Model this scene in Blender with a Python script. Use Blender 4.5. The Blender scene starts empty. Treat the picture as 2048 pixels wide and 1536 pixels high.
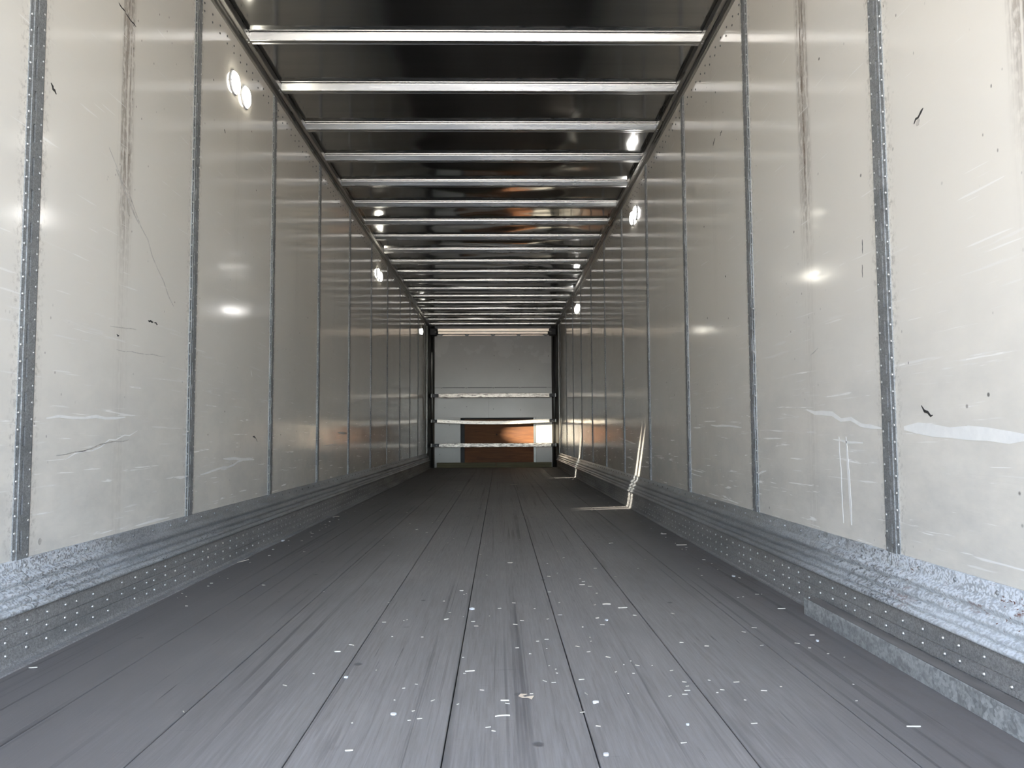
import bpy, bmesh, math, random
from mathutils import Vector, Matrix, noise
random.seed(7)
C = bpy.context.scene.collection
SC = bpy.context.scene

# ------------------------------------------------------------------ camera, sky, sun, exposure
cam_d = bpy.data.cameras.new('camera')
cam_d.sensor_width = 36.0
cam_d.lens = 36.0 * 1579.85 / 2048.0
cam_d.clip_start = 0.02
cam = bpy.data.objects.new('camera', cam_d)
C.objects.link(cam)
RT = Vector((0.9998561560546434, -0.016093526902339696, -0.005354025726156896))
UP = Vector((0.0043080894695849605, -0.06433728021506417, 0.9979189119059977))
FW = Vector((0.01640449830853515, 0.9977984329344138, 0.06425869333306806))
M = Matrix(((RT.x, UP.x, -FW.x, 0.11445), (RT.y, UP.y, -FW.y, 0.0), (RT.z, UP.z, -FW.z, 0.63175), (0, 0, 0, 1)))
cam.matrix_world = M
SC.camera = cam

SC.view_settings.view_transform = 'Standard'
SC.view_settings.look = 'None'
SC.view_settings.gamma = 1.0
SC.view_settings.use_curve_mapping = False
SC.view_settings.exposure = 3.18

W = bpy.data.worlds.new('sky')
SC.world = W
W.use_nodes = True
nt = W.node_tree
nt.nodes.clear()
sky = nt.nodes.new('ShaderNodeTexSky')
sky.sky_type = 'NISHITA'
sky.sun_disc = False
sky.sun_elevation = math.radians(48)
sky.sun_rotation = math.radians(-35)
sky.air_density = 1.0
sky.dust_density = 3.0
sky.ozone_density = 1.0
bg = nt.nodes.new('ShaderNodeBackground')
bg.inputs['Strength'].default_value = 0.62
wo = nt.nodes.new('ShaderNodeOutputWorld')
hz = nt.nodes.new('ShaderNodeMix')          # thin high haze: a paler, greyer sky
hz.data_type = 'RGBA'
hz.inputs[0].default_value = 0.62
hz.inputs[7].default_value = (0.86, 0.87, 0.89, 1.0)
nt.links.new(sky.outputs[0], hz.inputs[6])
nt.links.new(hz.outputs[2], bg.inputs[0])
nt.links.new(bg.outputs[0], wo.inputs[0])

sun_d = bpy.data.lights.new('sun', 'SUN')
sun_d.energy = 7.0
sun_d.angle = math.radians(0.53)
sun_d.color = (1.0, 0.95, 0.87)
sun = bpy.data.objects.new('sun', sun_d)
C.objects.link(sun)
# the sun stands over the front left of the trailer, so none of it enters the rear opening
az, el = math.radians(-35), math.radians(48)
sdir = Vector((math.sin(az) * math.cos(el), math.cos(az) * math.cos(el), math.sin(el)))
sun.rotation_euler = sdir.to_track_quat('Z', 'Y').to_euler()
sun.location = (0, 0, 30)

try:
    cy = SC.cycles
    cy.max_bounces = 7
    cy.diffuse_bounces = 4
    cy.glossy_bounces = 4
    cy.sample_clamp_indirect = 6.0
    cy.caustics_reflective = True
    cy.blur_glossy = 0.6
except Exception:
    pass

LAMP_STRENGTH = 4.0
BEAM_POWER = 420.0
PLY_POWER = 700.0

# ------------------------------------------------------------------ helpers
class MB:
    def __init__(s): s.v = []; s.f = []; s.sm = []
    def add(s, vs, fs, smooth=False):
        b = len(s.v); s.v += [tuple(p) for p in vs]
        for f in fs:
            s.f.append(tuple(i + b for i in f)); s.sm.append(smooth)
    def box(s, x0, x1, y0, y1, z0, z1):
        if x0 > x1: x0, x1 = x1, x0
        if y0 > y1: y0, y1 = y1, y0
        if z0 > z1: z0, z1 = z1, z0
        s.add([(x0,y0,z0),(x1,y0,z0),(x1,y1,z0),(x0,y1,z0),(x0,y0,z1),(x1,y0,z1),(x1,y1,z1),(x0,y1,z1)],
              [(0,3,2,1),(4,5,6,7),(0,1,5,4),(1,2,6,5),(2,3,7,6),(3,0,4,7)])
    def bbox(s, x0, x1, y0, y1, z0, z1, b):
        # a box with chamfered edges
        if x0 > x1: x0, x1 = x1, x0
        bm = bmesh.new(); bmesh.ops.create_cube(bm, size=1.0)
        for v in bm.verts:
            v.co = Vector(((x0+x1)/2 + v.co.x*(x1-x0), (y0+y1)/2 + v.co.y*(y1-y0), (z0+z1)/2 + v.co.z*(z1-z0)))
        bmesh.ops.bevel(bm, geom=bm.edges[:], offset=b, segments=1, affect='EDGES')
        bm.verts.index_update()
        s.add([v.co[:] for v in bm.verts], [[v.index for v in f.verts] for f in bm.faces]); bm.free()
    def sweep(s, prof, a, b, axis, smooth=False, close=False, caps=True, n=1):
        # prof: list of 2-D points; axis 'y' (x,z) or 'x' (y,z) or 'z' (x,y); swept from a to b
        k = len(prof); vs = []
        for i in range(n + 1):
            t = a + (b - a) * i / n
            for p in prof:
                if axis == 'y': vs.append((p[0], t, p[1]))
                elif axis == 'x': vs.append((t, p[0], p[1]))
                else: vs.append((p[0], p[1], t))
        fs = []
        m = k if close else k - 1
        for i in range(n):
            for j in range(m):
                j2 = (j + 1) % k
                fs.append((i*k+j, i*k+j2, (i+1)*k+j2, (i+1)*k+j))
        s.add(vs, fs, smooth)
        if close and caps:
            b0 = len(s.v) - len(vs)
            s.f.append(tuple(b0 + j for j in range(k))); s.sm.append(False)
            s.f.append(tuple(b0 + n*k + j for j in reversed(range(k)))); s.sm.append(False)
    def dome(s, c, n, r, h, seg=8):
        # low rivet head at c, normal n
        n = Vector(n).normalized(); t = n.orthogonal().normalized(); u = n.cross(t); c = Vector(c)
        vs = []
        for rr, hh in ((1.0, 0.0), (0.82, 0.55), (0.42, 0.92)):
            for i in range(seg):
                a = 2*math.pi*i/seg
                vs.append(c + (t*math.cos(a) + u*math.sin(a))*r*rr + n*h*hh)
        vs.append(c + n*h)
        fs = []
        for k in range(2):
            for i in range(seg):
                j = (i+1) % seg
                fs.append((k*seg+i, k*seg+j, (k+1)*seg+j, (k+1)*seg+i))
        for i in range(seg): fs.append((2*seg+i, 2*seg+(i+1) % seg, 3*seg))
        s.add(vs, fs, True)
    def cyl(s, p0, p1, r0, r1=None, seg=20, caps=True, smooth=True):
        r1 = r0 if r1 is None else r1
        p0 = Vector(p0); p1 = Vector(p1); n = (p1-p0).normalized(); t = n.orthogonal().normalized(); u = n.cross(t)
        vs = []
        for p, r in ((p0, r0), (p1, r1)):
            for i in range(seg):
                a = 2*math.pi*i/seg; vs.append(p + (t*math.cos(a)+u*math.sin(a))*r)
        b = len(s.v)
        s.add(vs, [(i, (i+1) % seg, seg+(i+1) % seg, seg+i) for i in range(seg)], smooth)
        if caps:
            s.f.append(tuple(b+i for i in reversed(range(seg)))); s.sm.append(False)
            s.f.append(tuple(b+seg+i for i in range(seg))); s.sm.append(False)
    def build(s, name, mat, parent=None, fix=True):
        me = bpy.data.meshes.new(name)
        me.from_pydata(s.v, [], s.f)
        me.polygons.foreach_set('use_smooth', s.sm)
        if fix:
            bm = bmesh.new(); bm.from_mesh(me)
            bmesh.ops.recalc_face_normals(bm, faces=bm.faces); bm.to_mesh(me); bm.free()
        me.materials.append(mat); me.update()
        o = bpy.data.objects.new(name, me); C.objects.link(o)
        if parent is not None: o.parent = parent
        return o

def struct(o): o['kind'] = 'structure'; return o
def tag(o, label, cat, group=None):
    o['label'] = label; o['category'] = cat
    if group: o['group'] = group
    return o
def empty(name, loc, rz=0.0):
    o = bpy.data.objects.new(name, None); C.objects.link(o)
    o.location = loc; o.rotation_euler = (0, 0, rz); o.empty_display_size = 0.05
    return o

# ------------------------------------------------------------------ materials
class G:
    def __init__(s, name):
        s.m = bpy.data.materials.new(name); s.m.use_nodes = True
        s.t = s.m.node_tree; s.t.nodes.clear()
        s.out = s.t.nodes.new('ShaderNodeOutputMaterial')
        s.b = s.t.nodes.new('ShaderNodeBsdfPrincipled')
        s.t.links.new(s.b.outputs[0], s.out.inputs[0])
        s.co = s.t.nodes.new('ShaderNodeTexCoord')
    def n(s, typ, props=None, **ins):
        nd = s.t.nodes.new(typ)
        for k, v in (props or {}).items(): setattr(nd, k, v)
        for k, v in ins.items():
            s.put(nd.inputs[int(k[1:])] if k[0] == 'i' and k[1:].isdigit() else nd.inputs[k.replace('_', ' ')], v)
        return nd
    def put(s, sock, v):
        if isinstance(v, bpy.types.NodeSocket): s.t.links.new(v, sock)
        else: sock.default_value = v
    def math(s, op, a, b=0.0, clamp=False):
        nd = s.n('ShaderNodeMath', {'operation': op, 'use_clamp': clamp}, i0=a, i1=b); return nd.outputs[0]
    def mix(s, f, a, b, mode='MIX'):
        nd = s.n('ShaderNodeMix', {'data_type': 'RGBA', 'blend_type': mode})
        s.put(nd.inputs[0], f); s.put(nd.inputs[6], a); s.put(nd.inputs[7], b)
        return nd.outputs[2]
    def lerp(s, f, a, b):
        nd = s.n('ShaderNodeMapRange'); s.put(nd.inputs[0], f); s.put(nd.inputs[3], a); s.put(nd.inputs[4], b); return nd.outputs[0]
    def rng(s, v, a, b, c=0.0, d=1.0, smooth=False):
        nd = s.n('ShaderNodeMapRange', {'interpolation_type': 'SMOOTHSTEP' if smooth else 'LINEAR'})
        for i, x in enumerate((v, a, b, c, d)): s.put(nd.inputs[i], x)
        return nd.outputs[0]
    def map(s, scale=(1,1,1), rot=(0,0,0), loc=(0,0,0), src=None):
        nd = s.n('ShaderNodeMapping'); s.put(nd.inputs[0], src or s.co.outputs['Object'])
        nd.inputs[1].default_value = loc; nd.inputs[2].default_value = rot; nd.inputs[3].default_value = scale
        return nd.outputs[0]
    def noise(s, vec, scale=1.0, detail=2.0, rough=0.5, dist=0.0):
        nd = s.n('ShaderNodeTexNoise'); s.put(nd.inputs['Vector'], vec)
        nd.inputs['Scale'].default_value = scale; nd.inputs['Detail'].default_value = detail
        nd.inputs['Roughness'].default_value = rough; nd.inputs['Distortion'].default_value = dist
        return nd.outputs[0]
    def voro(s, vec, scale, feature='F1', out=0, rand=1.0):
        nd = s.n('ShaderNodeTexVoronoi', {'feature': feature}); s.put(nd.inputs['Vector'], vec)
        nd.inputs['Scale'].default_value = scale; nd.inputs['Randomness'].default_value = rand
        return nd.outputs[out]
    def xyz(s, vec=None):
        nd = s.n('ShaderNodeSeparateXYZ'); s.put(nd.inputs[0], vec or s.co.outputs['Object']); return nd.outputs
    def bump(s, h, strength=0.2, dist=0.01, normal=None):
        nd = s.n('ShaderNodeBump'); s.put(nd.inputs['Height'], h)
        nd.inputs['Strength'].default_value = strength; nd.inputs['Distance'].default_value = dist
        if normal is not None: s.put(nd.inputs['Normal'], normal)
        return nd.outputs[0]
    def set(s, **k):
        for a, v in k.items(): s.put(s.b.inputs[a.replace('_', ' ')], v)
        return s.m

def rgb(*c): return (c[0], c[1], c[2], 1.0)

YL, YR, SP = 2.3255, 2.3224, 1.2406     # first post left / right, post spacing

def wall_mat(name, y0):
    g = G(name)
    p = g.xyz()
    y, z = p[1], p[2]
    base = rgb(0.715, 0.668, 0.588)
    # broad yellowing / grey film
    film = g.noise(g.map((1.2, 1.2, 0.8)), 1.0, 3)
    col = g.mix(g.rng(film, 0.35, 0.7, 0, 0.35), base, rgb(0.70, 0.68, 0.64))
    # brown vertical rub marks down the middle of each sheet
    ph = g.math('FRACT', g.math('DIVIDE', g.math('SUBTRACT', y, y0 - 10 * SP), SP))
    d = g.math('ABSOLUTE', g.math('SUBTRACT', ph, 0.465))
    band = g.rng(d, 0.0, 0.065, 1, 0, True)
    streak = g.noise(g.map((1, 95, 1.3)), 1.0, 4, 0.7)
    flick = g.noise(g.map((1, 60, 34)), 1.0, 2, 0.6)
    hi = g.rng(z, 1.15, 1.75, 0.12, 1.0, True)
    near = g.rng(y, 3.1, 3.8, 1.0, 0.08, True)
    rub = g.math('MULTIPLY', g.math('MULTIPLY', band, hi), g.math('MULTIPLY', near, g.math('MULTIPLY', g.rng(streak, 0.36, 0.60), g.rng(flick, 0.25, 0.55))))
    col = g.mix(g.math('MULTIPLY', rub, 1.25, True), col, rgb(0.20, 0.155, 0.12))
    # dirt beside the posts
    e = g.math('MINIMUM', ph, g.math('SUBTRACT', 1.0, ph))
    edge = g.rng(e, 0.034, 0.075, 1, 0, True)
    specks = g.noise(g.map((1, 70, 60)), 1.0, 3, 0.7)
    col = g.mix(g.math('MULTIPLY', edge, g.rng(specks, 0.50, 0.68, 0, 0.55)), col, rgb(0.22, 0.19, 0.16))
    # greyer, more scuffed lower metre
    low = g.rng(z, 0.35, 1.25, 1, 0, True)
    dirt = g.noise(g.map((1, 3.5, 7)), 1.0, 5, 0.65)
    col = g.mix(g.math('MULTIPLY', low, g.rng(dirt, 0.38, 0.72, 0.0, 0.55)), col, rgb(0.46, 0.45, 0.42))
    # pale horizontal scratches
    sv = g.noise(g.map((1, 2.2, 46), (0.10, 0, 0)), 1.0, 3, 0.6, 0.6)
    sv2 = g.noise(g.map((1, 2.5, 60), (-0.16, 0, 0), (3, 7, 1)), 1.0, 3, 0.6, 0.4)
    sc = g.math('MAXIMUM', g.rng(sv, 0.64, 0.70), g.rng(sv2, 0.66, 0.71))
    scl = g.math('MULTIPLY', sc, g.rng(z, 0.4, 1.35, 0.75, 0.05))
    col = g.mix(scl, col, rgb(0.79, 0.775, 0.745))
    # long thin slanting scratches, light
    s3 = g.noise(g.map((1, 3.0, 90), (0.75, 0, 0), (1, 2, 5)), 1.0, 2, 0.5, 0.2)
    s4 = g.noise(g.map((1, 3.0, 80), (-0.68, 0, 0), (8, 2, 1)), 1.0, 2, 0.5, 0.2)
    sl = g.math('MULTIPLY', g.math('MAXIMUM', g.rng(s3, 0.72, 0.75), g.rng(s4, 0.72, 0.75)), 0.5)
    col = g.mix(sl, col, rgb(0.84, 0.82, 0.78))
    # dark flecks
    vc = g.voro(g.map((0.05, 1, 1)), 9.0)
    fl = g.math('MULTIPLY', g.rng(vc, 0.035, 0.06, 1, 0), g.rng(g.noise(g.map((1, 1.3, 1.3), (0, 0, 0), (4, 4, 4)), 1.0, 2), 0.5, 0.6))
    vc2 = g.voro(g.map((0.05, 1, 0.6), (0, 0, 0), (2, 3, 1)), 26.0)
    fl2 = g.math('MULTIPLY', g.rng(vc2, 0.05, 0.09, 0.8, 0), g.rng(g.noise(g.map((1, 2.2, 1.2), (0, 0, 0), (9, 1, 4)), 1.0, 2), 0.52, 0.66))
    col = g.mix(g.math('MAXIMUM', fl, fl2), col, rgb(0.10, 0.09, 0.08))
    rough = g.math('ADD', g.rng(g.noise(g.map((1, 4, 12)), 1.0, 4), 0.3, 0.75, 0.07, 0.16), g.math('MULTIPLY', g.math('MAXIMUM', scl, rub), 0.3))
    rough = g.math('ADD', rough, g.math('MULTIPLY', low, g.rng(dirt, 0.35, 0.7, 0.0, 0.12)))
    wav = g.noise(g.map((1, 1.5, 1.1)), 1.0, 1.5)
    cr = g.noise(g.map((1, 3, 14), (0.2, 0, 0)), 1.0, 4, 0.6, 1.0)
    nrm = g.bump(wav, 0.25, 0.012)
    nrm = g.bump(g.math('MULTIPLY', cr, low), 0.12, 0.01, nrm)
    return g.set(Base_Color=col, Roughness=rough, Normal=nrm, IOR=1.5)

M_WALL_L = wall_mat('white_panel_left', YL)
M_WALL_R = wall_mat('white_panel_right', YR)

def galv(name, dark=1.0, rust=False, spangle=90.0, rough=(0.28, 0.55), metal=0.9, pale_y=None, tint=(1.0, 1.0, 1.0)):
    g = G(name)
    v1 = g.voro(g.map(), spangle, 'F1', 1)
    vs = g.xyz(v1)[0]
    v2 = g.voro(g.map((1, 1, 1), (0.3, 0.2, 0.1)), spangle * 2.3, 'F1', 1)
    vs2 = g.xyz(v2)[1]
    big = g.noise(g.map((3, 1.2, 9)), 1.0, 4, 0.6)
    t = g.math('ADD', g.math('MULTIPLY', vs, 0.5), g.math('MULTIPLY', vs2, 0.5))
    a = tuple(c * dark * q for c, q in zip((0.40, 0.42, 0.44), tint)); b = tuple(c * dark * q for c, q in zip((0.72, 0.76, 0.79), tint))
    col = g.mix(g.rng(t, 0.2, 0.8), rgb(*a), rgb(*b))
    col = g.mix(g.rng(big, 0.42, 0.72, 0, 0.55), col, rgb(0.24 * dark, 0.245 * dark, 0.25 * dark))
    mt = metal
    if rust:
        p = g.xyz()
        r1 = g.noise(g.map((1, 9, 26)), 1.0, 5, 0.75)
        r2 = g.noise(g.map((1, 2.2, 5), (0, 0, 0), (5, 2, 2)), 1.0, 2)
        rm = g.math('MULTIPLY', g.math('MULTIPLY', g.rng(r1, 0.57, 0.63), g.rng(r2, 0.46, 0.58)), g.rng(p[1], 2.2, 2.7, 1.0, 0.0))
        sp = g.rng(g.voro(g.map((1, 1, 0.7)), 60.0), 0.10, 0.17, 1, 0)
        sp = g.math('MULTIPLY', g.math('MULTIPLY', sp, g.rng(g.noise(g.map((1, 5, 9), (0, 0, 0), (1, 8, 3)), 1.0, 2), 0.5, 0.58)), g.rng(p[1], 2.1, 2.6, 1.0, 0.0))
        rm = g.math('MAXIMUM', rm, sp)
        col = g.mix(rm, col, rgb(0.16, 0.065, 0.04))
        mt = g.rng(rm, 0, 1, metal, 0.0)
    ro = g.rng(t, 0.1, 0.9, rough[0], rough[1])
    ro = g.math('ADD', ro, g.rng(big, 0.4, 0.7, 0, 0.14))
    nrm = g.bump(g.math('ADD', t, g.math('MULTIPLY', big, 1.2)), 0.13, 0.003)
    if pale_y:
        # paler, less metallic towards the rear end, breaking up into spangle further in
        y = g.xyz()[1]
        w = g.rng(g.math('ADD', y, g.math('MULTIPLY', g.math('SUBTRACT', big, 0.5), 1.6)), pale_y[0], pale_y[1], 1.0, 0.0, True)
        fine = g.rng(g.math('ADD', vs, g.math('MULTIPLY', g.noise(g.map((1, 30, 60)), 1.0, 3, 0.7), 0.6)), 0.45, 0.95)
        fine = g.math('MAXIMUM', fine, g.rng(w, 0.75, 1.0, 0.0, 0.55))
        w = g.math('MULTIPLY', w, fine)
        pale_zinc = rgb(0.64, 0.665, 0.69)
        if rust: pale_zinc = g.mix(rm, pale_zinc, rgb(0.16, 0.065, 0.04))
        col = g.mix(w, col, pale_zinc)
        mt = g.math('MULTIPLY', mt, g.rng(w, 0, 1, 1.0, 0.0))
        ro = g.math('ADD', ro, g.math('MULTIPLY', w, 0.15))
    return g.set(Base_Color=col, Roughness=ro, Metallic=mt, Normal=nrm)

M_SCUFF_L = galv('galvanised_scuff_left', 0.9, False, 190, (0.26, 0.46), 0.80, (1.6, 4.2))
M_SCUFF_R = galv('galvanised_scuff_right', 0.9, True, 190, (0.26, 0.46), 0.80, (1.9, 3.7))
M_POST = galv('galvanised_post', 0.50, False, 220, (0.42, 0.6), 0.45, None, (1.04, 1.0, 0.95))
M_ANGLE = galv('galvanised_angle', 0.72, False, 60, (0.45, 0.65), 0.45, None, (1.03, 1.0, 0.95))
M_STRIP = galv('dull_aluminium_strip', 0.52, False, 170, (0.5, 0.66), 0.35, None, (1.08, 1.0, 0.94))

def simple(name, col, rough=0.5, metal=0.0, noise_amt=0.15, scale=(6, 6, 6), bump=0.0):
    g = G(name)
    nz = g.noise(g.map(scale), 1.0, 4, 0.6)
    c = g.mix(g.rng(nz, 0.3, 0.7), rgb(*[x * (1 - noise_amt) for x in col]), rgb(*[min(1, x * (1 + noise_amt)) for x in col]))
    k = dict(Base_Color=c, Roughness=g.rng(nz, 0.3, 0.7, max(0.02, rough - 0.06), rough + 0.06), Metallic=metal)
    if bump: k['Normal'] = g.bump(nz, bump, 0.003)
    return g.set(**k)

M_RIVET = simple('bright_rivet', (0.55, 0.55, 0.54), 0.34, 0.85, 0.08)
M_RIVET_DARK = simple('dull_rivet', (0.16, 0.155, 0.15), 0.4, 0.6, 0.1)
M_RAIL = simple('extruded_aluminium_rail', (0.36, 0.35, 0.325), 0.30, 0.9, 0.12, (8, 0.8, 8))
M_BOW = simple('galvanised_roof_bow', (0.50, 0.50, 0.485), 0.24, 1.0, 0.12, (1.5, 20, 20))
M_SKIN = simple('outer_skin', (0.55, 0.55, 0.55), 0.5, 0.0, 0.05)
M_DARK = simple('dark_steel', (0.035, 0.035, 0.037), 0.45, 0.6, 0.2)
M_BLACK = simple('black_bracket', (0.012, 0.012, 0.013), 0.5, 0.3, 0.2)
M_CORNER = simple('corner_post_metal', (0.16, 0.16, 0.155), 0.32, 0.9, 0.15, (10, 10, 0.6))
M_BULK = simple('white_bulkhead_lining', (0.60, 0.59, 0.57), 0.24, 0.0, 0.05, (1.5, 1.5, 1.5))
M_HEADER = simple('cream_header', (0.90, 0.78, 0.64), 0.42, 0.7, 0.12, (9, 9, 40))
M_SILL = simple('treated_lumber', (0.17, 0.15, 0.085), 0.65, 0.0, 0.25, (2, 20, 30), 0.1)
M_PAPER = simple('tan_paper', (0.66, 0.56, 0.44), 0.7, 0.0, 0.1, (60, 60, 60))
M_SPLINTER = simple('pale_wood', (0.55, 0.51, 0.43), 0.6, 0.0, 0.15, (90, 90, 90))
M_WHITE = simple('white_plastic_bit', (0.60, 0.61, 0.62), 0.4, 0.0, 0.06, (60, 60, 60))
M_MARK = simple('black_rubber_mark', (0.03, 0.028, 0.026), 0.6, 0.0, 0.3, (60, 60, 60))
M_MARK2 = simple('grey_rub_mark', (0.42, 0.39, 0.35), 0.5, 0.0, 0.3, (60, 60, 60))
M_SCRATCH = simple('pale_scrape', (0.77, 0.755, 0.72), 0.5, 0.0, 0.05, (30, 30, 30))
M_ASPHALT = simple('yard_concrete', (0.34, 0.32, 0.29), 0.8, 0.0, 0.2, (0.6, 0.6, 0.6))

def roof_mat():
    g = G('mill_finish_roof_sheet')
    nz = g.noise(g.map((0.7, 9, 1)), 1.0, 4, 0.6)
    col = g.mix(g.rng(nz, 0.3, 0.7), rgb(0.36, 0.36, 0.355), rgb(0.43, 0.43, 0.42))
    r = g.rng(g.noise(g.map((1.2, 1.2, 1.2)), 1.0, 3), 0.3, 0.7, 0.075, 0.13)
    return g.set(Base_Color=col, Metallic=1.0, Roughness=r)
M_ROOF = roof_mat()

def floor_mat():
    g = G('weathered_hardwood_floor')
    info = g.n('ShaderNodeObjectInfo').outputs['Random']
    p = g.xyz()
    off = g.n('ShaderNodeCombineXYZ'); g.put(off.inputs[0], g.math('MULTIPLY', info, 7.0)); g.put(off.inputs[1], g.math('MULTIPLY', info, 31.0))
    vadd = g.n('ShaderNodeVectorMath', {'operation': 'ADD'}); g.put(vadd.inputs[0], g.co.outputs['Object']); g.put(vadd.inputs[1], off.outputs[0])
    src = vadd.outputs[0]
    grain = g.noise(g.map((130, 5.0, 1), src=src), 1.0, 5, 0.7)
    lam = g.xyz(g.voro(g.map((33, 0.55, 1), src=src), 1.0, 'F1', 1, 0.6))[0]
    big = g.noise(g.map((1.2, 0.6, 1)), 1.0, 4, 0.6)
    base = g.mix(g.rng(lam, 0.1, 0.9), rgb(0.182, 0.171, 0.164), rgb(0.224, 0.211, 0.203))
    base = g.mix(info, base, g.mix(0.5, base, rgb(0.200, 0.189, 0.182)))
    col = g.mix(g.rng(grain, 0.36, 0.68, 0, 0.75), base, rgb(0.315, 0.300, 0.292))
    col = g.mix(g.rng(big, 0.4, 0.75, 0, 0.35), col, rgb(0.13, 0.122, 0.117))
    # paler along the middle, darker towards the walls, most on the left
    off_mid = g.math('ADD', g.math('ABSOLUTE', g.math('SUBTRACT', p[0], 0.16)), g.math('MULTIPLY', g.math('SUBTRACT', big, 0.5), 0.5))
    col = g.mix(g.rng(off_mid, 0.35, 1.05, 0, 0.72, True), col, rgb(0.105, 0.098, 0.096))
    # long dark drag lines (cart wheels, lengthwise cracks)
    ln = g.noise(g.map((24, 0.15, 1), (0, 0, 0.045), (3, 2, 0)), 1.0, 3, 0.6, 0.5)
    ln2 = g.noise(g.map((32, 0.20, 1), (0, 0, -0.06), (1, 9, 0)), 1.0, 3, 0.6, 0.5)
    msk = g.noise(g.map((2.6, 0.7, 1), (0, 0, 0), (6, 1, 0)), 1.0, 3)
    drag = g.math('MULTIPLY', g.math('MAXIMUM', g.rng(ln, 0.60, 0.66), g.rng(ln2, 0.61, 0.67)), g.rng(msk, 0.40, 0.58))
    col = g.mix(g.math('MULTIPLY', drag, 0.5), col, rgb(0.045, 0.043, 0.043))
    crk = g.noise(g.map((95, 2.4, 1), (0, 0, 0.02), (2, 5, 0)), 1.0, 3, 0.65, 0.3)
    ck = g.math('MULTIPLY', g.rng(crk, 0.66, 0.73), g.rng(msk, 0.36, 0.55, 1, 0.2))
    col = g.mix(g.math('MULTIPLY', ck, 0.75), col, rgb(0.03, 0.028, 0.028))
    # screw dimples / dents
    dn = g.voro(g.map((1, 0.8, 1)), 7.0)
    dd = g.math('MULTIPLY', g.rng(dn, 0.045, 0.10, 1, 0, True), g.rng(g.noise(g.map((2, 2, 1), (0, 0, 0), (2, 7, 0)), 1.0, 1), 0.48, 0.6))
    col = g.mix(g.math('MULTIPLY', dd, 0.6), col, rgb(0.05, 0.05, 0.05))
    # fine cross chatter
    ch = g.noise(g.map((5, 60, 1)), 1.0, 3, 0.7)
    col = g.mix(g.rng(ch, 0.66, 0.75, 0, 0.35), col, rgb(0.08, 0.078, 0.076))
    # pale dust specks
    ds = g.voro(g.map((1, 0.7, 1), (0, 0, 0.4)), 110.0)
    dsm = g.math('MULTIPLY', g.rng(ds, 0.05, 0.10, 1, 0), g.rng(g.noise(g.map((3, 2, 1), (0, 0, 0), (7, 7, 0)), 1.0, 2), 0.52, 0.64))
    col = g.mix(g.math('MULTIPLY', dsm, 0.35), col, rgb(0.36, 0.35, 0.33))
    # brown dust along the right edge
    ed = g.math('MULTIPLY', g.rng(p[0], 0.95, 1.2), g.rng(g.noise(g.map((9, 5, 1)), 1.0, 5, 0.7), 0.45, 0.7))
    col = g.mix(g.math('MULTIPLY', ed, 0.5), col, rgb(0.11, 0.085, 0.07))
    h = g.math('SUBTRACT', g.math('MULTIPLY', grain, 0.5), g.math('ADD', g.math('MULTIPLY', ck, 1.4), g.math('ADD', g.math('MULTIPLY', drag, 0.6), dd)))
    nrm = g.bump(h, 0.45, 0.003)
    return g.set(Base_Color=col, Roughness=g.rng(grain, 0.3, 0.7, 0.58, 0.72), Normal=nrm, IOR=1.45)
M_FLOOR = floor_mat()

def ply_mat():
    g = G('brown_plywood')
    w = g.noise(g.map((1.5, 1, 14)), 1.0, 4, 0.6, 1.2)
    big = g.noise(g.map((1.6, 1, 2.2)), 1.0, 3)
    col = g.mix(g.rng(w, 0.3, 0.7), rgb(0.16, 0.050, 0.014), rgb(0.30, 0.115, 0.032))
    col = g.mix(g.rng(big, 0.45, 0.7, 0, 0.5), col, rgb(0.14, 0.055, 0.025))
    k = g.rng(g.voro(g.map((1, 0.1, 1)), 3.0), 0.03, 0.06, 1, 0)
    col = g.mix(k, col, rgb(0.06, 0.03, 0.015))
    return g.set(Base_Color=col, Roughness=0.6)
M_PLY = ply_mat()

def bar_mat(name, seed, amt):
    g = G(name)
    n1 = g.noise(g.map((9, 9, 60), (0, 0, 0), (seed, seed * 2, 0)), 1.0, 5, 0.75)
    n2 = g.noise(g.map((22, 3, 30), (0, 0, 0), (seed * 3, 0, 0)), 1.0, 4, 0.7)
    col = g.mix(g.rng(n2, 0.35, 0.7, 0, 0.6), rgb(0.80, 0.76, 0.70), rgb(0.56, 0.47, 0.39))
    col = g.mix(g.rng(n1, 0.60 - amt, 0.66 - amt * 0.6, 0, 0.9), col, rgb(0.07, 0.055, 0.045))
    return g.set(Base_Color=col, Roughness=0.38, Metallic=0.75)

def emit(name, col, strength):
    m = bpy.data.materials.new(name); m.use_nodes = True
    t = m.node_tree; t.nodes.clear()
    e = t.nodes.new('ShaderNodeEmission'); e.inputs[0].default_value = rgb(*col); e.inputs[1].default_value = strength
    o = t.nodes.new('ShaderNodeOutputMaterial'); t.links.new(e.outputs[0], o.inputs[0]); return m
M_LENS_L = emit('lit_lens_warm', (1.0, 0.95, 0.82), LAMP_STRENGTH)
M_LENS_R = emit('lit_lens_white', (1.0, 0.97, 0.93), LAMP_STRENGTH)

# ------------------------------------------------------------------ shell
H = 1.27
Y0, Y1 = -0.42, 15.72         # rear edge and end of the side walls
YB = 15.50                    # face of the front wall lining
ZK = 0.283                    # top of the scuff plate
ZR = 2.734                    # lower lip of the top rail
ZROOF = 2.797

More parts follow.
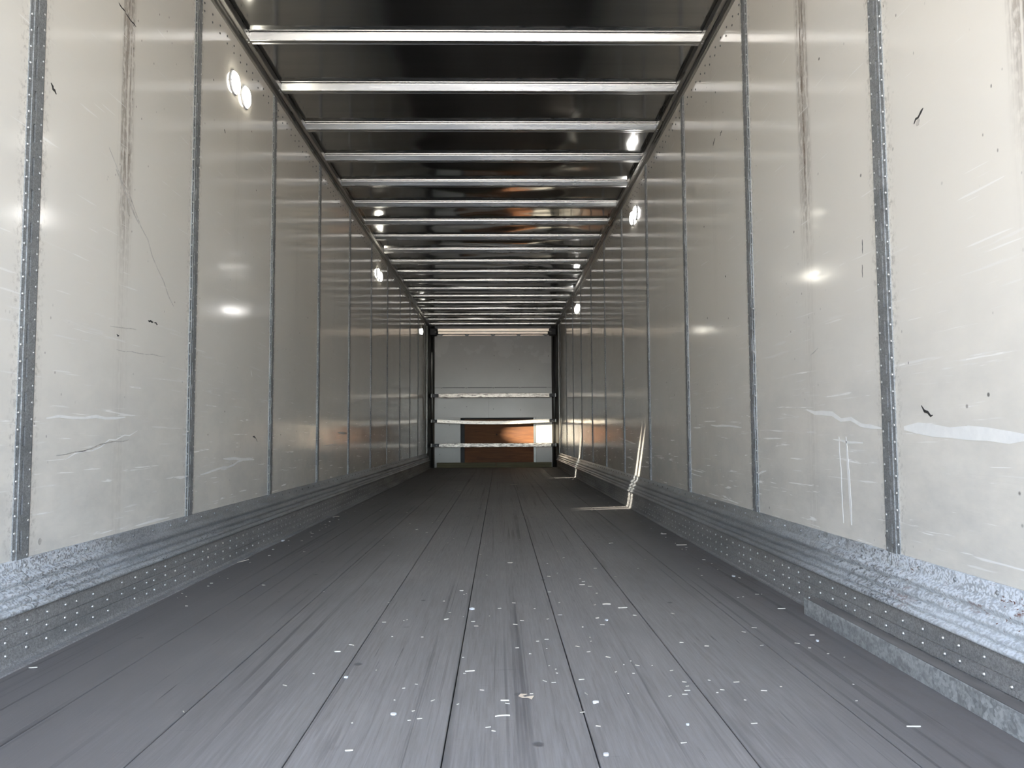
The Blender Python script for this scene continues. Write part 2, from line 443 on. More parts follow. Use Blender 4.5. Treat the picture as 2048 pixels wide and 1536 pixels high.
# floor
sub = MB(); sub.box(-1.30, 1.30, Y0, 15.9, -0.16, -0.035)
floor = struct(sub.build('floor', M_DARK))
PW = 0.304
edges = [-1.236, -0.912, -0.608, -0.304, 0.0, 0.304, 0.608, 0.912, 1.236]
for a, b in zip(edges[:-1], edges[1:]):
    m = MB()
    gap = 0.0015
    m.sweep([(a+gap, -0.034), (b-gap, -0.034), (b-gap, -0.0018), (b-gap-0.0015, 0.0), (a+gap+0.0015, 0.0), (a+gap, -0.0018)], Y0, 15.6, 'y', close=True, n=4)
    m.build('floor_plank', M_FLOOR, floor)

# yard outside the open rear end
gr = MB(); gr.box(-60, 60, -70, 60, -1.35, -1.25)
struct(gr.build('ground', M_ASPHALT))

def side(sgn):
    L = sgn < 0
    name = 'left' if L else 'right'
    mw = M_WALL_L if L else M_WALL_R
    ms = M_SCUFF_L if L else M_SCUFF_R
    yp = YL if L else YR
    X = lambda o: sgn * (H - o)
    sk = MB(); sk.box(X(-0.032), X(-0.012), Y0, 15.9, -0.16, 2.86)
    wall = struct(sk.build('wall_' + name, M_SKIN))
    posts = [yp + SP * k for k in range(-2, 11) if yp + SP * k > Y0 + 0.05]
    bounds = [Y0] + posts + [Y1]
    panels = []
    for a, b in zip(bounds[:-1], bounds[1:]):
        m = MB(); m.box(X(-0.011), X(0.0), a + 0.0015, b - 0.0015, 0.20, 2.765)
        panels.append((a, b, m.build('wall_panel', mw, wall)))
    # slotted posts
    zb, zt = ZK - 0.012, ZR + 0.02
    for yc in posts:
        m = MB()
        e0, e1 = yc - 0.040, yc + 0.040
        r0 = e0 + 0.0165
        s0, s1 = yc - 0.013, yc - 0.0015            # slot edges
        m.box(X(0.0002), X(0.0035), e0, r0, zb, zt)
        # raised ridge line and raised web on both sides of the slots
        m.sweep([(X(0.0002), r0), (X(0.0068), r0), (X(0.0068), s0), (X(0.0002), s0)], zb, zt, 'z', close=True)
        m.sweep([(X(0.0002), s1), (X(0.0062), s1), (X(0.0056), e1 - 0.006), (X(0.0035), e1), (X(0.0002), e1)], zb, zt, 'z', close=True)
        z = zb
        k = 0
        lip = 1.064 + 0.0997 * 40
        tops = [1.064 + 0.0997 * (j - 8) for j in range(0, 26)]
        last = zb
        for t in tops:
            if t > zt - 0.02 or t - 0.058 < zb + 0.01: continue
            m.box(X(0.0002), X(0.0060), s0, s1, last, t - 0.058)
            last = t
        m.box(X(0.0002), X(0.0060), s0, s1, last, zt)
        p = m.build('wall_post', M_POST, wall)
        rv = MB()
        z = zb + 0.02
        while z < zt - 0.01:
            far = yc > 8
            rv.dome((X(0.0034), e0 + 0.008, z + 0.018), (-sgn, 0, 0), 0.0052, 0.0038, 5 if far else 8)
            rv.dome((X(0.0044), e1 - 0.011, z), (-sgn, 0, 0), 0.0052, 0.0038, 5 if far else 8)
            z += 0.0493
        r = rv.build('rivets', M_RIVET, p, fix=False); r['kind'] = 'stuff'
        # slot back with shade put into its colour: dark left, light right
        bk = MB(); bk.box(X(0.0001), X(0.0008), s0, s1, zb + 0.02, zt - 0.02)
        bk.build('slot_backing', M_DARK if L else M_STRIP, p)
    # two staggered rows of fasteners under the top rail
    rv = MB(); y = 0.22; i = 0
    while y < 15.6:
        if min(abs(y - q) for q in posts) > 0.05:
            rv.dome((X(0.0), y, 2.678), (-sgn, 0, 0), 0.0062, 0.004, 6)
            rv.dome((X(0.0), y + (0.0 if L else 0.012), 2.639), (-sgn, 0, 0), 0.0062, 0.004, 6)
        y += 0.1035
    r = rv.build('rivets', M_RIVET_DARK, wall, fix=False); r['kind'] = 'stuff'
    # ---- scuff band at the foot of the wall
    bs = MB(); bs.box(X(-0.011), X(0.0), Y0, 15.7, -0.03, 0.20)
    base = struct(bs.build('baseboard_' + name, M_STRIP))
    prof = [(0.0012, ZK), (0.0080, ZK - 0.002), (0.0085, 0.247)]
    def rib(z0, z1, o0, o1, depth, n=7):
        pts = []
        for i in range(n + 1):
            t = i / n
            pts.append((o0 + (o1 - o0) * t + depth * math.sin(math.pi * t), z0 + (z1 - z0) * t))
        return pts
    prof += rib(0.243, 0.212, 0.012, 0.020, 0.013)
    prof += rib(0.209, 0.181, 0.020, 0.027, 0.012)
    prof += rib(0.178, 0.158, 0.027, 0.035, 0.010)
    prof += [(0.044, 0.155), (0.050, 0.150), (0.0505, 0.145), (0.047, 0.141), (0.040, 0.140)]
    cuts = [Y0, yp + 0.0, yp + 1.86, yp + 4.34, yp + 6.82, yp + 9.30, yp + 11.78, Y1]
    for a, b in zip(cuts[:-1], cuts[1:]):
        m = MB()
        # slight dents along the length
        n = max(2, int((b - a) / 0.08)); k = len(prof); vs = []
        for i in range(n + 1):
            t = a + 0.001 + (b - a - 0.002) * i / n
            for (o, z) in prof:
                d = noise.noise(Vector((t * 1.7, z * 14, sgn * 9))) * 0.005 if 0.01 < o < 0.043 else 0.0
                vs.append((X(o + d), t, z))
        m.add(vs, [(i*k+j, i*k+j+1, (i+1)*k+j+1, (i+1)*k+j) for i in range(n) for j in range(k - 1)], True)
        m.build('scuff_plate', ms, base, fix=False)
    # bolts along the top flange
    rv = MB(); y = 0.3
    while y < 15.5:
        rv.dome((X(0.0083), y, 0.262), (-sgn, 0, 0), 0.0062, 0.0045, 7); y += 0.17
    r = rv.build('bolts', M_POST, base, fix=False); r['kind'] = 'stuff'
    # riveted bottom strip in three stepped courses
    m = MB()
    m.sweep([(X(-0.001), 0.143), (X(0.036), 0.143), (X(0.037), 0.0935), (X(0.0335), 0.0915), (X(0.0335), 0.0900), (X(0.0365), 0.0885),
             (X(0.0365), 0.0560), (X(0.0335), 0.0545), (X(0.0335), 0.0530), (X(0.037), 0.0515), (X(0.038), 0.013), (X(0.044), 0.006), (X(0.044), -0.002), (X(-0.001), -0.002)], Y0, 15.68, 'y', close=True, n=1)
    m.build('bottom_strip', M_STRIP, base)
    rv = MB(); rnd = random.Random(3 + sgn)
    y = 0.25; i = 0
    while y < 15.5:
        dense = 6 if y > 6 else 8
        for z in (0.112, 0.074, 0.036):
            if rnd.random() < 0.95:
                rv.dome((X(0.0362 if z > .05 else 0.0372), y + rnd.uniform(-.003, .003), z + rnd.uniform(-.002, .002)), (-sgn, 0, 0), 0.0056, 0.0048, dense)
        y += 0.1 if i % 6 else 0.066
        i += 1
    r = rv.build('rivets', M_RIVET, base, fix=False); r['kind'] = 'stuff'
    if L:
        m = MB(); m.sweep([(X(0.043), 0.0), (X(0.043), 0.0045), (X(0.070), 0.0035), (X(0.072), 0.0)], Y0, 15.4, 'y', close=True)
        m.build('edge_strip', M_STRIP, base)
    # ---- top rail
    m = MB()
    m.sweep([(X(-0.01), 2.735), (X(0.011), 2.734), (X(0.014), 2.738), (X(0.014), 2.757), (X(0.020), 2.760), (X(0.020), 2.766), (X(0.027), 2.766), (X(0.027), 2.761),
             (X(0.031), 2.757), (X(0.049), 2.757), (X(0.052), 2.760), (X(0.052), 2.790), (X(0.052), 2.796), (X(-0.01), 2.80)], Y0, 15.72, 'y', close=True)
    rail = struct(m.build('trim_1' if L else 'trim_2', M_RAIL))
    rv = MB()
    for k in range(-6, 19):
        yb = 4.126 + 0.6203 * k
        rv.dome((X(0.040), yb + 0.012, 2.757), (0, 0, -1), 0.0055, 0.004, 6)
        rv.dome((X(0.040), yb + 0.040, 2.757), (0, 0, -1), 0.0055, 0.004, 6)
    r = rv.build('rivets', M_RIVET, rail, fix=False); r['kind'] = 'stuff'
    return panels

PAN_L = side(-1)
PAN_R = side(1)

# ------------------------------------------------------------------ roof
NB = range(-7, 19)
m = MB(); m.box(-1.302, 1.302, Y0, 15.9, 2.83, 2.86)
ceiling = struct(m.build('ceiling', M_SKIN))
# one thin sheet that sags a little between the bows
nx, ny = 72, 26 * 14
ya, yb_ = Y0, 15.74
vs = []
for j in range(ny + 1):
    y = ya + (yb_ - ya) * j / ny
    ph = ((y - 4.146) / 0.6203) % 1.0
    sag = math.sin(math.pi * ph) ** 2
    bay = math.floor((y - 4.146) / 0.6203)
    amp = min(1.0, max(0.10, (y - 4.6) / 3.0))
    for i in range(nx + 1):
        x = -1.262 + 2.524 * i / nx
        edge = 1 - (abs(x) / 1.262) ** 6
        d = noise.noise(Vector((x * 1.7 + bay * 3.7, y * 2.0, 2.0))) * 0.0220 + noise.noise(Vector((x * 3.1, y * 2.3 + bay * 1.9, 7.0))) * 0.0040
        z = ZROOF + 0.0015 - (0.0012 + d) * sag * edge * amp - noise.noise(Vector((x * 1.6, y * 0.9, 11.0))) * 0.0007 * amp
        vs.append((x, y, z))
k = nx + 1
m = MB(); m.add(vs, [(j*k+i, j*k+i+1, (j+1)*k+i+1, (j+1)*k+i) for j in range(ny) for i in range(nx)], True)
m.build('roof_sheet', M_ROOF, ceiling, fix=False)
# roof bows
bow_me = None
for kk in NB:
    y = 4.126 + 0.6203 * kk
    if y < Y0 + 0.05: continue
    if bow_me is None:
        m = MB()
        # upright front face, two grooves and a return lip, swept from wall to wall
        m.sweep([(0.0, 2.7955), (0.0, 2.789), (0.0172, 2.7575), (0.020, 2.7562), (0.035, 2.7570), (0.038, 2.7605), (0.056, 2.7610), (0.0590, 2.7580), (0.068, 2.7585), (0.072, 2.768), (0.084, 2.7955)],
                -1.2176, 1.2176, 'x', close=True)
        o = m.build('roof_bow', M_BOW, ceiling); bow_me = o.data
    else:
        o = bpy.data.objects.new('roof_bow', bow_me); C.objects.link(o); o.parent = ceiling
    o.location = (0, y, 0)

# ------------------------------------------------------------------ front wall
m = MB(); m.box(-1.30, 1.30, 15.62, 15.75, -0.16, 2.86)
front = struct(m.build('wall_front', M_SKIN))
def fbox(name, mat, x0, x1, z0, z1, y0=YB, y1=15.62, bev=0.0):
    m = MB()
    if bev: m.bbox(x0, x1, y0, y1, z0, z1, bev)
    else: m.box(x0, x1, y0, y1, z0, z1)
    return m.build(name, mat, front)
fbox('lining_panel', M_BULK, -1.15, 1.155, 1.562, 2.60)
fbox('lining_panel', M_BULK, -1.15, -0.092, 0.970, 1.556)
fbox('lining_panel', M_BULK, -0.090, 1.155, 0.970, 1.556)
fbox('lining_panel', M_BULK, -1.15, -0.645, 0.0, 0.9685)
fbox('lining_panel', M_BULK, 0.836, 1.155, 0.0, 0.9685)
fbox('grey_strip', M_CORNER, 0.788, 0.834, 0.0, 0.9685, YB + 0.012)  # narrow grey strip between the plywood and the right lining panel
fbox('plywood_sheet', M_PLY, -0.565, 0.80, 0.0, 0.935, YB + 0.050)
fbox('void_back', M_BLACK, -0.70, 0.83, 0.0, 0.99, YB + 0.105)  # black box put in for the darkness of the gap round the plywood
# dashes in the horizontal joint
for a, b in ((-0.995, -0.56), (-0.50, -0.03), (0.03, 0.50), (0.55, 1.05)):
    fbox('joint_strip', M_DARK, a, b, 1.5555, 1.5645, YB - 0.001, YB + 0.004)
rv = MB()
for x, z in ((-1.02, 1.553), (-0.53, 1.553), (0.0, 1.553), (0.525, 1.553), (-0.52, 1.19), (0.0, 1.14), (0.535, 1.12), (0.02, 2.19), (-0.53, 1.93), (1.0, 0.86), (-0.86, 0.83), (1.09, 2.18), (0.52, 1.92), (-1.05, 0.26), (-0.95, 1.17)):
    rv.dome((x, YB, z), (0, -1, 0), 0.009, 0.006, 8)
r = rv.build('bolts', M_STRIP, front, fix=False); r['kind'] = 'stuff'
# header beam: three steps, slots and clips
for za_, zb_, yf in ((2.674, 2.722, YB - 0.030), (2.620, 2.660, YB - 0.045)):
    m = MB(); m.sweep([(yf + 0.006, za_), (yf, zb_), (YB + 0.02, zb_), (YB + 0.02, za_)], -1.085, 1.11, 'x', close=True)
    m.build('header_beam', M_HEADER, front)
fbox('header_beam', M_DARK, -1.10, 1.12, 2.575, 2.73, YB + 0.004)
for a, b in ((-0.985, -0.555), (-0.475, -0.045), (0.045, 0.465), (0.545, 0.985)):
    fbox('header_strip', M_HEADER, a, b, 2.586, 2.604, YB - 0.020)
for x in (-1.03, -0.515, 0.0, 0.505, 1.04):
    fbox('header_clip', M_CORNER, x - 0.028, x + 0.028, 2.580, 2.612, YB - 0.024, bev=0.004)
# corner posts, brackets
for sg in (-1, 1):
    m = MB()
    m.sweep([(sg*1.27, 15.15), (sg*1.262, 15.15), (sg*1.252, 15.17), (sg*1.252, 15.30), (sg*1.235, 15.34), (sg*1.205, 15.42), (sg*1.158, 15.47), (sg*1.150, 15.49), (sg*1.150, 15.62), (sg*1.27, 15.62)], 0.0, 2.79, 'z', close=True)
    corner = struct(m.build('trim_3' if sg < 0 else 'trim_4', M_CORNER))
    m = MB(); m.cyl((sg*1.188, 15.435, 0.02), (sg*1.188, 15.435, 2.56), 0.014, seg=14); m.build('corner_pipe', M_CORNER, corner)
    m = MB()
    m.bbox(sg*1.10, sg*1.235, 15.33, 15.50, 2.575, 2.715, 0.012)
    m.bbox(sg*1.08, sg*1.16, 15.40, 15.48, 2.60, 2.66, 0.01)
    b = m.build('corner_bracket', M_BLACK, corner)
    m = MB(); m.dome((sg*1.12, 15.329, 2.645), (0, -1, 0), 0.022, 0.014, 10); m.build('bracket_bolt', M_STRIP, b, fix=False)

# ------------------------------------------------------------------ load bars across the front
def load_bar(z, label, mat, half=0.040, sag=0.0, xl=-1.06, xr=1.09, ends=(-1.215, 1.225)):
    y = 15.37
    root = tag(empty('load_bar', (0, y, z)), label, 'load bar')
    n = 24; vs = []; fs = []
    hb, hy = half, 0.030
    sec = [(-hy, -hb+.008), (-hy+.008, -hb), (hy-.008, -hb), (hy, -hb+.008), (hy, hb-.008), (hy-.008, hb), (-hy+.008, hb), (-hy, hb-.008)]
    # pressed middle groove on the front face
    sec = [(-hy, -hb+.006), (-hy+.006, -hb), (hy, -hb), (hy, hb), (-hy+.006, hb), (-hy, hb-.006), (-hy, hb*0.45), (-hy+.006, hb*0.35), (-hy+.006, -hb*0.35), (-hy, -hb*0.45)]
    k = len(sec)
    for i in range(n + 1):
        x = xl + (xr - xl) * i / n
        t = (x - xl) / (xr - xl)
        dz = -sag * math.sin(math.pi * t)
        for a, b in sec: vs.append((x, a, b + dz))
    fs = [(i*k+j, i*k+(j+1) % k, (i+1)*k+(j+1) % k, (i+1)*k+j) for i in range(n) for j in range(k)]
    fs += [tuple(range(k)), tuple(n*k + j for j in reversed(range(k)))]
    m = MB(); m.add(vs, fs); m.build('beam', mat, root)
    for sg, xa, xb in ((-1, xl, ends[0]), (1, xr, ends[1])):
        m = MB(); m.box(xa + sg*(-0.05), xb - sg*0.02, -0.020, 0.020, -half*0.72, half*0.72)
        m.box(xa, xb - sg*0.03, -0.026, -0.020, half*0.35, half*0.80)
        m.box(xa, xb - sg*0.03, -0.026, -0.020, -half*0.80, -half*0.35)
        f = m.build('end_foot', M_DARK, root)
        m = MB(); m.bbox(xb - sg*0.03, xb, -0.034, 0.030, -half*0.95, half*0.95, 0.006); m.build('hook_plate', M_CORNER, f)
        m = MB(); m.dome((xa + sg*0.055, -0.020, 0), (0, -1, 0), 0.010, 0.008, 8); m.build('latch_pin', M_RIVET, f, fix=False)
load_bar(1.400, 'dirty white steel load bar, highest of the three across the front wall', bar_mat('worn_bar_paint', 1.0, 0.10))
load_bar(0.905, 'white load bar bowed down in the middle, crossing the top edge of the brown plywood', bar_mat('worn_bar_paint_pale', 4.3, 0.03), 0.036, 0.034, -1.09, 1.09)
load_bar(0.435, 'white load bar scraped black all along, lowest of the three, in front of the plywood', bar_mat('worn_bar_paint_scraped', 8.1, 0.14), 0.038, 0.0, -1.05, 1.12)

# two lengths of lumber laid along the foot of the front wall
def lumber(x0, x1, label):
    root = tag(empty('lumber_board', ((x0+x1)/2, 15.44, 0.0)), label, 'lumber')
    hw = (x1 - x0) / 2
    m = MB(); m.bbox(-hw, hw, -0.035, 0.035, 0.030, 0.098, 0.004); m.build('top_board', M_SILL, root)
    m = MB(); m.bbox(-hw, hw, -0.045, 0.035, 0.0, 0.0295, 0.003); m.build('bottom_board', M_SILL, root)
lumber(-1.10, 0.050, 'olive brown lumber on the floor under the left half of the front wall')
lumber(0.056, 1.135, 'olive brown lumber on the floor under the right half of the front wall')

# ------------------------------------------------------------------ wall lamps
def lamp(x, y, z, label, mat):
    sg = 1 if x > 0 else -1
    root = tag(empty('wall_lamp', (sg*1.27, y, z)), label, 'lamp', 'round lamps high on the side walls')
    m = MB(); m.cyl((0, 0, 0), (-sg*0.007, 0, 0), 0.064, 0.060, 28); m.build('bezel', M_WHITE, root)
    m = MB()
    rings = []
    seg = 26
    prof = [(0.054, 0.007), (0.052, 0.014), (0.044, 0.020), (0.026, 0.024)]
    vs = []
    for r, h in prof:
        for i in range(seg):
            a = 2*math.pi*i/seg; vs.append((-sg*h, r*math.cos(a), r*math.sin(a)))
    vs.append((-sg*0.025, 0, 0))
    fs = [(k*seg+i, k*seg+(i+1) % seg, (k+1)*seg+(i+1) % seg, (k+1)*seg+i) for k in range(3) for i in range(seg)]
    fs += [(3*seg+i, 3*seg+(i+1) % seg, 4*seg) for i in range(seg)]
    m.add(vs, fs, True); m.build('lens', mat, root)
    m = MB()
    for dy, dz in ((-0.061, -0.012), (0.061, 0.012)):
        m.dome((-sg*0.006, dy, dz), (-sg, 0, 0), 0.006, 0.006, 7)
    sc = m.build('screws', M_WHITE, root, fix=False); sc['kind'] = 'stuff'
    return root
ZL = 2.485
LAMPS = {}
for key, x, y, lab in (
    ('L1a', -1, 4.058, 'round lit wall lamp, nearest one on the left wall'),
    ('L1b', -1, 4.240, 'round lit wall lamp, second from the rear on the left wall'),
    ('L2a', -1, 8.958, 'round lit wall lamp, rear one of the middle pair on the left wall'),
    ('L2b', -1, 9.165, 'yellowish lit wall lamp, front one of the middle pair on the left wall'),
    ('L3a', -1, 14.06, 'single round lit wall lamp on the left wall close to the front wall'),
    ('R1a', 1, 6.500, 'round lit wall lamp, nearest one on the right wall'),
    ('R1b', 1, 6.668, 'round lit wall lamp, second from the rear on the right wall'),
    ('R2a', 1, 11.456, 'small distant lit wall lamp, rear one of the far pair on the right wall'),
    ('R2b', 1, 11.648, 'small distant lit wall lamp, front one of the far pair on the right wall')):
    LAMPS[key] = lamp(x, y, ZL, lab, M_LENS_L if x < 0 else M_LENS_R)

# extra narrow spots at left lamps, aimed at the right-hand corner and the plywood
def beam(key, y, aim, a, b, long_deg, short_deg, power, col=(1.0, 0.93, 0.80)):
    d = bpy.data.lights.new('lamp_beam', 'SPOT')
    d.energy = power; d.color = col; d.shadow_soft_size = 0.012
    d.spot_size = math.radians(long_deg); d.spot_blend = 0.9
    o = bpy.data.objects.new('lamp_beam', d); C.objects.link(o)
    pos = Vector((-1.27 + 0.045, y, ZL))
    za = (pos - Vector(aim)).normalized()
    u = (Vector(a) - pos).normalized() - (Vector(b) - pos).normalized()
    xa = (u - za * u.dot(za)).normalized()
    ya_ = za.cross(xa)
    R = Matrix((xa, ya_, za)).transposed()
    k = math.tan(math.radians(short_deg / 2)) / math.tan(math.radians(long_deg / 2))
    o.matrix_world = Matrix.Translation(pos) @ R.to_4x4() @ Matrix.Diagonal((1.0, k, 1.0, 1.0))
    root = LAMPS[key]
    o.parent = root
    o.matrix_parent_inverse = Matrix.Translation(-Vector(root.location))
for key, y, dy in (('L1a', 4.058, 0.0), ('L1b', 4.240, 0.14)):
    beam(key, y, (1.22, 6.66 + dy, 0.17), (0.35, 6.90 + dy, 0.0), (1.27, 6.30 + dy, 1.0), 15, 1.25, BEAM_POWER)
for key, y, dy in (('L2a', 8.958, 0.0), ('L2b', 9.165, 0.10)):
    beam(key, y, (1.22, 11.44 + dy, 0.24), (0.5, 11.7 + dy, 0.0), (1.27, 11.1 + dy, 0.9), 15, 1.1, BEAM_POWER)
beam('L2b', 9.165, (0.88, 15.5, 0.64), (0.2, 15.5, 0.66), (1.15, 15.5, 0.63), 13, 4.6, PLY_POWER, (1.0, 0.88, 0.66))

# ------------------------------------------------------------------ galvanised angle on the floor, right
root = tag(empty('steel_angle', (1.18, 2.797, 0.0)), 'long galvanised steel angle lying on the floor along the right wall', 'steel angle')
m = MB(); m.sweep([(0.0, 0.0005), (0.0035, 0.0005), (0.0035, 0.055), (0.0008, 0.057), (0.0, 0.055)], 0.0, -2.6, 'y', close=True, n=1)
m.build('upright_flange', M_ANGLE, root)
m = MB(); m.sweep([(0.0038, 0.0525), (0.046, 0.0525), (0.046, 0.0565), (0.0038, 0.0572)], -0.030, -2.6, 'y', close=True, n=1)
m.build('top_flange', simple('dusty_steel', (0.20, 0.185, 0.175), 0.6, 0.2, 0.25, (25, 4, 25)), root)['label'] = 'dusty brownish top flange'

# ------------------------------------------------------------------ marks on the wall sheets
def mark(sgn, pts, w, mat, name='scuff_mark'):
    pan = PAN_L if sgn < 0 else PAN_R
    ym = pts[0][0]
    par = next((o for a, b, o in pan if a <= ym < b), None)
    m = MB(); n = len(pts); vs = []
    for i, (y, z) in enumerate(pts):
        a = pts[max(0, i-1)]; b = pts[min(n-1, i+1)]
        d = Vector((b[0]-a[0], b[1]-a[1])).normalized(); q = Vector((-d.y, d.x))
        t = w * (0.35 if i in (0, n-1) else 1.0) * random.uniform(.75, 1.2) / 2
        for o in (0.0, 0.0006):
            X = sgn * (H - o - 0.0001)
            vs.append((X, y + q.x*t, z + q.y*t)); vs.append((X, y - q.x*t, z - q.y*t))
    fs = []
    for i in range(n - 1):
        a, b = i*4, (i+1)*4
        fs += [(a+2, a+3, b+3, b+2), (a, a+2, b+2, b), (a+1, b+1, b+3, a+3)]
    fs += [(0, 1, 3, 2), ((n-1)*4, (n-1)*4+2, (n-1)*4+3, (n-1)*4+1)]
    m.add(vs, fs); m.build(name, mat, par)
def line(y0, z0, y1, z1, n=5, j=0.004):
    return [(y0 + (y1-y0)*i/(n-1) + (random.uniform(-j, j) if 0 < i < n-1 else 0), z0 + (z1-z0)*i/(n-1) + (random.uniform(-j, j) if 0 < i < n-1 else 0)) for i in range(n)]
mark(-1, line(2.815, 2.216, 2.868, 2.212), 0.006, M_MARK)
mark(-1, line(2.872, 2.206, 2.955, 2.199), 0.005, M_MARK)
mark(-1, line(2.405, 1.728, 2.436, 1.705), 0.010, M_MARK)
mark(-1, line(3.120, 1.091, 3.165, 1.090), 0.007, M_MARK)
mark(-1, line(3.175, 1.090, 3.205, 1.086), 0.006, M_MARK)
mark(-1, line(2.868, 1.003, 2.885, 1.001, 3), 0.006, M_MARK)
mark(-1, line(3.926, 2.182, 3.945, 2.168), 0.007, M_MARK)
mark(-1, line(4.470, 0.630, 4.525, 0.622), 0.010, M_MARK)
mark(-1, line(4.525, 0.622, 4.555, 0.600, 3), 0.004, M_MARK)
mark(-1, line(2.775, 1.660, 3.36, 1.185, 12, 0.008), 0.005, M_MARK2)
mark(-1, line(2.83, 1.60, 3.02, 1.45, 6), 0.012, M_MARK2)
mark(-1, line(2.87, 0.948, 3.29, 0.962, 8), 0.0035, M_MARK2)
mark(-1, line(2.82, 1.026, 3.02, 1.040, 6), 0.003, M_MARK2)
mark(-1, line(2.425, 0.329, 2.427, 0.309, 4, .001), 0.016, M_MARK2)
mark(-1, line(2.50, 0.575, 2.98, 0.622, 10, 0.006), 0.003, M_MARK2)
mark(-1, line(2.55, 0.560, 3.05, 0.655, 10, 0.010), 0.004, M_SCRATCH, 'scrape')
mark(-1, line(2.44, 0.690, 2.95, 0.705, 8, 0.006), 0.010, M_SCRATCH, 'scrape')
mark(-1, line(3.70, 0.455, 4.3, 0.50, 9, 0.008), 0.010, M_SCRATCH, 'scrape')
mark(-1, line(4.00, 0.52, 4.5, 0.50, 7, 0.008), 0.014, M_SCRATCH, 'scrape')
mark(-1, line(4.42, 1.00, 4.44, 0.965, 3), 0.006, M_SCRATCH, 'scrape')
mark(-1, line(6.8, 0.66, 7.2, 0.655, 4), 0.020, M_SCRATCH, 'scrape')
mark(1, line(2.075, 1.512, 2.125, 1.487), 0.007, M_MARK)
mark(1, line(2.095, 1.490, 2.112, 1.478, 4), 0.020, M_MARK2)
mark(1, [(2.143, 0.706), (2.128, 0.690), (2.112, 0.687), (2.098, 0.676), (2.088, 0.678)], 0.008, M_MARK)
mark(1, line(4.093, 2.203, 4.135, 2.175), 0.010, M_MARK)
mark(1, line(3.968, 2.195, 4.000, 2.178), 0.008, M_MARK)
mark(1, line(2.456, 1.245, 2.457, 1.200, 5, .001), 0.003, M_MARK)
mark(1, line(2.462, 1.165, 2.464, 1.125, 5, .001), 0.003, M_MARK)
mark(1, line(2.83, 0.94, 2.90, 0.92, 4), 0.004, M_MARK2)
mark(1, line(1.70, 0.62, 2.24, 0.645, 8, 0.004), 0.030, M_SCRATCH, 'scrape')
mark(1, line(2.37, 0.645, 2.95, 0.72, 9, 0.010), 0.014, M_SCRATCH, 'scrape')
mark(1, line(2.50, 0.60, 2.72, 0.61, 5), 0.008, M_SCRATCH, 'scrape')
mark(1, line(2.60, 0.33, 2.62, 0.62, 6, .002), 0.014, M_SCRATCH, 'scrape')
mark(1, line(2.66, 0.33, 2.675, 0.62, 6, .002), 0.006, M_SCRATCH, 'scrape')
mark(1, line(3.75, 0.66, 4.3, 0.68, 6, .004), 0.010, M_SCRATCH, 'scrape')
mark(1, line(3.42, 0.47, 3.58, 0.445, 4), 0.009, M_SCRATCH, 'scrape')
mark(1, line(6.7, 0.55, 7.6, 0.60, 6), 0.012, M_SCRATCH, 'scrape')

# ------------------------------------------------------------------ bits lying on the floor
def shard(name, x, y, ln, w, h, rz, label, cat, mat, group=None, bent=0.0):
    root = tag(empty(name, (x, y, 0.0), rz), label, cat, group)
    n = 4; vs = []
    for i in range(n + 1):
        t = i / n - 0.5
        ww = w * (0.45 if i in (0, n) else random.uniform(.8, 1.1)) / 2
        oy = bent * (1 - 4*t*t)
        vs += [(t*ln, oy - ww, 0.0004), (t*ln, oy + ww, 0.0004), (t*ln, oy + ww*.8, h), (t*ln, oy - ww*.8, h)]
    fs = [(0, 1, 2, 3), (n*4+3, n*4+2, n*4+1, n*4)]
    for i in range(n):
        for j in range(4):
            fs.append((i*4+j, i*4+(j+1) % 4, (i+1)*4+(j+1) % 4, (i+1)*4+j))
    m = MB(); m.add(vs, fs); m.build('sliver' if cat == 'splinter' else 'body', mat, root)
    return root
def one_mesh(o_root):     # a thing without parts: keep just the mesh
    ch = o_root.children[0]
    ch.parent = None; ch.location = o_root.location; ch.rotation_euler = o_root.rotation_euler
    for k in ('label', 'category', 'group'):
        if k in o_root: ch[k] = o_root[k]
    nm = o_root.name.split('.')[0]
    bpy.data.objects.remove(o_root); ch.name = nm
    return ch
# torn paper scrap
def flat(name, pts, z, h, loc, label, cat, mat, curl=0.0):
    n = len(pts); vs = []
    for k in (0, 1):
        for (x, y) in pts:
            vs.append((x, y, z + curl * (abs(x) ** 2) * 900 + k * h))
    fs = [tuple(range(n))[::-1], tuple(range(n, 2*n))] + [(i, (i+1) % n, n+(i+1) % n, n+i) for i in range(n)]
    m = MB(); m.add(vs, fs); o = m.build(name, mat); o.location = loc
    return tag(o, label, cat)
flat('paper_scrap', [(-0.0195, -0.004), (-0.010, -0.012), (0.003, -0.010), (0.010, -0.020), (0.012, -0.026), (0.0185, -0.002), (0.008, -0.003), (-0.004, -0.005), (-0.009, 0.003), (0.003, 0.016), (-0.013, 0.017)],
     0.001, 0.0006, (0.177, 1.952, 0.0), 'torn tan paper scrap with two points lying on the floor near the centre', 'paper scrap', M_PAPER, 0.006)
